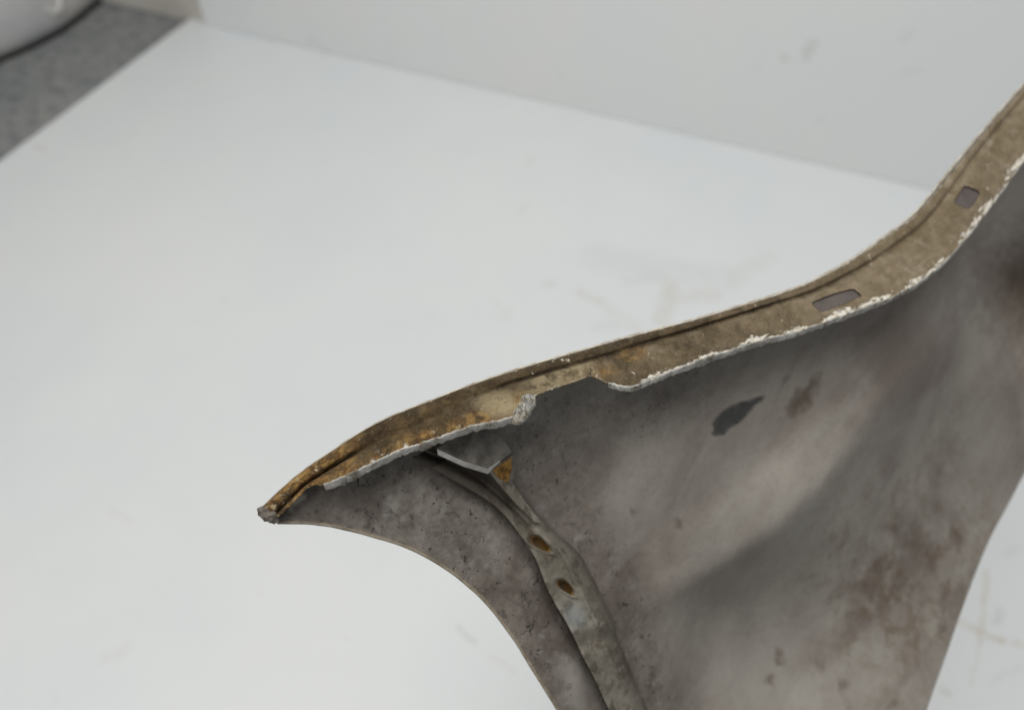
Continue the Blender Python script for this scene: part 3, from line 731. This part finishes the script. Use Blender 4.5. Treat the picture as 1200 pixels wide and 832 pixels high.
# --- folded lips under the free edge (chipped white paint)
lipm = m_lip()
down = TOW @ V_            # world down
def lip(i0, i1, hs):
    sel = np.arange(i0, i1); k = 9
    topP = at(e2[sel, 0], e2[sel, 1], DZ[sel, -1])
    h = np.interp(np.linspace(0, 1, len(sel)), np.linspace(0, 1, len(hs)), hs)
    h = h*(1+.22*np.array([noise.noise(Vector((t*.05, 5, 0)))+.6*noise.noise(Vector((t*.22, 1, 0))) for t in kt[sel]]))
    inn = at(e2[sel, 0]*.985+gv[sel, 0]*.015, e2[sel, 1]*.985+gv[sel, 1]*.015, DZ[sel, -1])
    outw = topP-inn; outw /= np.linalg.norm(outw, axis=1)[:, None]+1e-9
    vs = []
    prof = [(-1.6, -.10), (-.3, -.16), (.5, -.06), (.9, .15), (1.0, .4), (.9, .7), (.7, .95), (.1, 1.05), (-.6, 1.0)]
    for j in range(len(sel)):
        for a, b in prof:
            nz = noise.fractal(Vector(topP[j]*420+np.array([a*3, b*3, 0])), 1, 2, 3)*.00034
            vs.append(topP[j]+outw[j]*(a*.00042+nz)-np.array([0, 0, 1])*(b*h[j]-.0002+nz))
    n = len(sel)
    fs = [(j*k+m, (j+1)*k+m, (j+1)*k+m+1, j*k+m+1) for j in range(n-1) for m in range(k-1)]
    fs += [tuple(range(k)), tuple((n-1)*k+m for m in range(k))[::-1]]
    o = mesh_obj('flange_lip', vs, fs, lipm, root)
    bm = bmesh.new(); bm.from_mesh(o.data); bmesh.ops.recalc_face_normals(bm, faces=bm.faces[:]); bm.to_mesh(o.data); bm.free()
    return o
def col_at(xx): return int(np.argmin(np.abs(e2[:, 0]-xx)))
lip(col_at(381), col_at(604), [.0046, .0046, .0042, .0040, .0044])
lip(col_at(713), col_at(1300), [.0028, .0040, .0036, .0034, .0030, .0026, .0026, .0026])

# --- sealant blob where the first lip ends
bm = bmesh.new()
axis = [(600, 496, 5), (606, 492, 7.5), (612, 484, 9), (618, 475, 10), (623, 468, 9.5), (627, 465, 6)]
ax, _ = poly_interp(axis, 26); nr = 22; ring = []
for j, (a, b, r) in enumerate(ax):
    dd = d0(565)-.0165
    c0 = at(a, b, dd)
    q = ax[min(j+1, 25), :2]-ax[max(j-1, 0), :2]; q /= np.linalg.norm(q)
    s1 = TOW @ np.array([q[1], -q[0], 0]); s2 = TOW @ np.array([0, 0, 1.0])
    rr = r/FPX*dd*(math.sin(math.pi*min(1, .18+.82*min(j, 25-j)/5 if min(j, 25-j) < 5 else 1)/2))
    ring.append([])
    for k in range(nr):
        w_ = 2*math.pi*k/nr
        v = c0+(s1*math.cos(w_)+s2*math.sin(w_)*.55)*rr
        v = v+(v-c0)*(.30*noise.fractal(Vector(v*260), 1, 2, 4))
        ring[-1].append(bm.verts.new(v-np.array(root.location)))
for j in range(25):
    for k in range(nr): bm.faces.new((ring[j][k], ring[j][(k+1) % nr], ring[j+1][(k+1) % nr], ring[j+1][k]))
bm.faces.new(ring[0][::-1]); bm.faces.new(ring[-1])
bmesh.ops.recalc_face_normals(bm, faces=bm.faces[:])
me = bpy.data.meshes.new('sealant_blob'); bm.to_mesh(me); bm.free(); me.materials.append(m_seal())
me.polygons.foreach_set('use_smooth', [True]*len(me.polygons))
so = bpy.data.objects.new('sealant_blob', me); C.objects.link(so); so.parent = root

# --- dark crusted tip of the nose
bm = bmesh.new(); bmesh.ops.create_icosphere(bm, subdivisions=4, radius=1)
c0 = at(314, 603.5, .4005); e1 = TOW @ np.array([.85, .52, 0]); e2v = TOW @ np.array([-.52, .85, 0]); e3 = TOW @ np.array([0, 0, 1.])
for v in bm.verts:
    p = np.array(v.co); q = c0+e1*p[0]*.0052+e2v*p[1]*.0030+e3*p[2]*.0028
    q = q+(q-c0)*.35*noise.fractal(Vector(q*420), 1, 2, 3)
    v.co = q-np.array(root.location)
me = bpy.data.meshes.new('nose_tip'); bm.to_mesh(me); bm.free()
me.materials.append(m_simple('crusted_dirt', (.045, .038, .032), (.19, .165, .14), 260, .85, .6, 400, .001))
me.polygons.foreach_set('use_smooth', [True]*len(me.polygons))
tp = bpy.data.objects.new('nose_tip', me); C.objects.link(tp); tp.parent = root

# --- brace strip welded inside, with two oval holes
brm = m_brace(); rustm = m_rust()
bl, bt = poly_interp(np.c_[BRL, BRR], 360)
bl_, br_ = bl[:, :2], bl[:, 2:]
NB = 90; fr = np.linspace(-.10, 1.12, NB)
tt = np.linspace(0, 1, 360)
tw = np.array([noise.noise(Vector((t*.02, 3, 1))) for t in bt])
px = bl_[:, None, 0]*(1-fr)+br_[:, None, 0]*fr+tw[:, None]*3; py = bl_[:, None, 1]*(1-fr)+br_[:, None, 1]*fr
upper = np.clip((.40-tt)/.12, 0, 1)                      # open channel above, flat strip below
h = np.zeros_like(px)
flat = np.where(fr < 0, .0100+fr*.02, np.where(fr > 1, .0075-(fr-1)*.05, .0100-.0025*fr+.0012*np.sin(fr*math.pi)))
chan = .0095-.0070*np.exp(-((fr-.52)/.26)**2)+.000*fr
for i in range(360):
    h[i] = flat*(1-upper[i])+chan*upper[i]
# pressed fold across the strip
fold = np.exp(-((px*.55+py*.83-(695*.55+735*.83)-(px-695)*.9*.35)/7)**2)
h += .0014*fold-.0016*np.exp(-((px*.55+py*.83-(695*.55+735*.83)-14-(px-695)*.9*.35)/8)**2)
h += np.where(tt[:, None] < .06, -.003, 0)
HOLES = [((633, 637), (15, 6.0), 36), ((663, 688), (13, 5.4), 40)]
hole_d = np.full(px.shape, 9.0)
for (hx, hy), (ra, rb), an in HOLES:
    ca, sa = math.cos(math.radians(an)), math.sin(math.radians(an))
    u = ((px-hx)*ca+(py-hy)*sa)/ra; v = (-(px-hx)*sa+(py-hy)*ca)/rb
    v = v*(1+.22*u); q = np.hypot(u, v)*(1+.05*np.sin(3*np.arctan2(v, u)+hx)); hole_d = np.minimum(hole_d, q)
h += .0010*np.exp(-((hole_d-1.25)/.25)**2)-.0030*np.clip((1.05-hole_d)/.35, 0, 1)
rid = np.clip((tt[:, None]-.34)/.08, 0, 1)*np.clip((.95-tt[:, None])/.2, .3, 1)
h += rid*(.0022*np.exp(-((fr[None]-.66)/.10)**2)-.0016*np.clip((fr[None]-.70)/.3, 0, 1))
h += .0010*np.array([noise.fractal(Vector((a*.03, b*.03, 2)), 1, 2, 3) for a, b in zip(px.ravel(), py.ravel())]).reshape(px.shape)
zz = skin_depth(px, py)-h
BP = at(px.ravel(), py.ravel(), zz.ravel())
ii = np.arange(360*NB).reshape(360, NB)
BF = np.stack([ii[:-1, :-1], ii[:-1, 1:], ii[1:, 1:], ii[1:, :-1]], -1).reshape(-1, 4)
BF = BF[hole_d.ravel()[BF].mean(1) > .72]
br = mesh_obj('brace', BP, BF, brm, root, attrs=dict(rust=np.clip((1.08-hole_d)/.25, 0, 1).ravel(), grime=np.maximum(np.clip((.36-np.repeat(tt, NB))/.16, 0, 1)*.85, .55*np.tile(np.clip((fr-.62)/.3, 0, 1), 360)), pale=(.6*np.exp(-((px-674)/12)**2-((py-722)/12)**2)).ravel()))
if br.data.polygons[len(BF)//2].normal.dot(Vector((0, 0, CAM_H))-(br.data.polygons[len(BF)//2].center+root.location)) < 0: br.data.flip_normals()
sd = br.modifiers.new('thickness', 'SOLIDIFY'); sd.thickness = .0010; sd.offset = -1

# --- tab and rusty gusset at the top of the brace
def P3(pts):   # (x, y, height above the panel)
    a = np.array(pts, float); return at(a[:, 0], a[:, 1], skin_depth(a[:, 0], a[:, 1])-a[:, 2])
tab = P3([(512, 526, .0165), (530, 512, .0100), (556, 503, .0085), (584, 509, .0090), (601, 530, .0118), (586, 539, .0142), (571, 549, .0172), (542, 540, .0178)])
tabm = m_simple('grimy_tab', (.095, .085, .074), (.270, .250, .222), 75, .75, .5, 150, .001)
dirty = m_simple('bare_white_paint', (.50, .47, .41), (.78, .76, .71), 90, .6, .4, 200, .001)
prism('bracket_tab', tab, down*.0050, tabm, root, 0, dirty)
gus = P3([(571, 551, .0145), (587, 541, .0140), (601.5, 532, .0125), (604, 548, .0100), (601, 566, .0085), (617, 590, .0080), (636, 614, .0082), (626, 612, .0110), (604, 590, .0125), (588, 572, .0140)])
prism('gusset', gus, TOW @ np.array([0, 0, .0014]), brm, root, .0004)
rs = P3([(577, 551, .0156), (599, 536, .0142), (600, 549, .0122), (595, 566, .0124), (586, 562, .0146)])
prism('rust_patch', rs, TOW @ np.array([0, 0, .0006]), rustm, root, .0002)
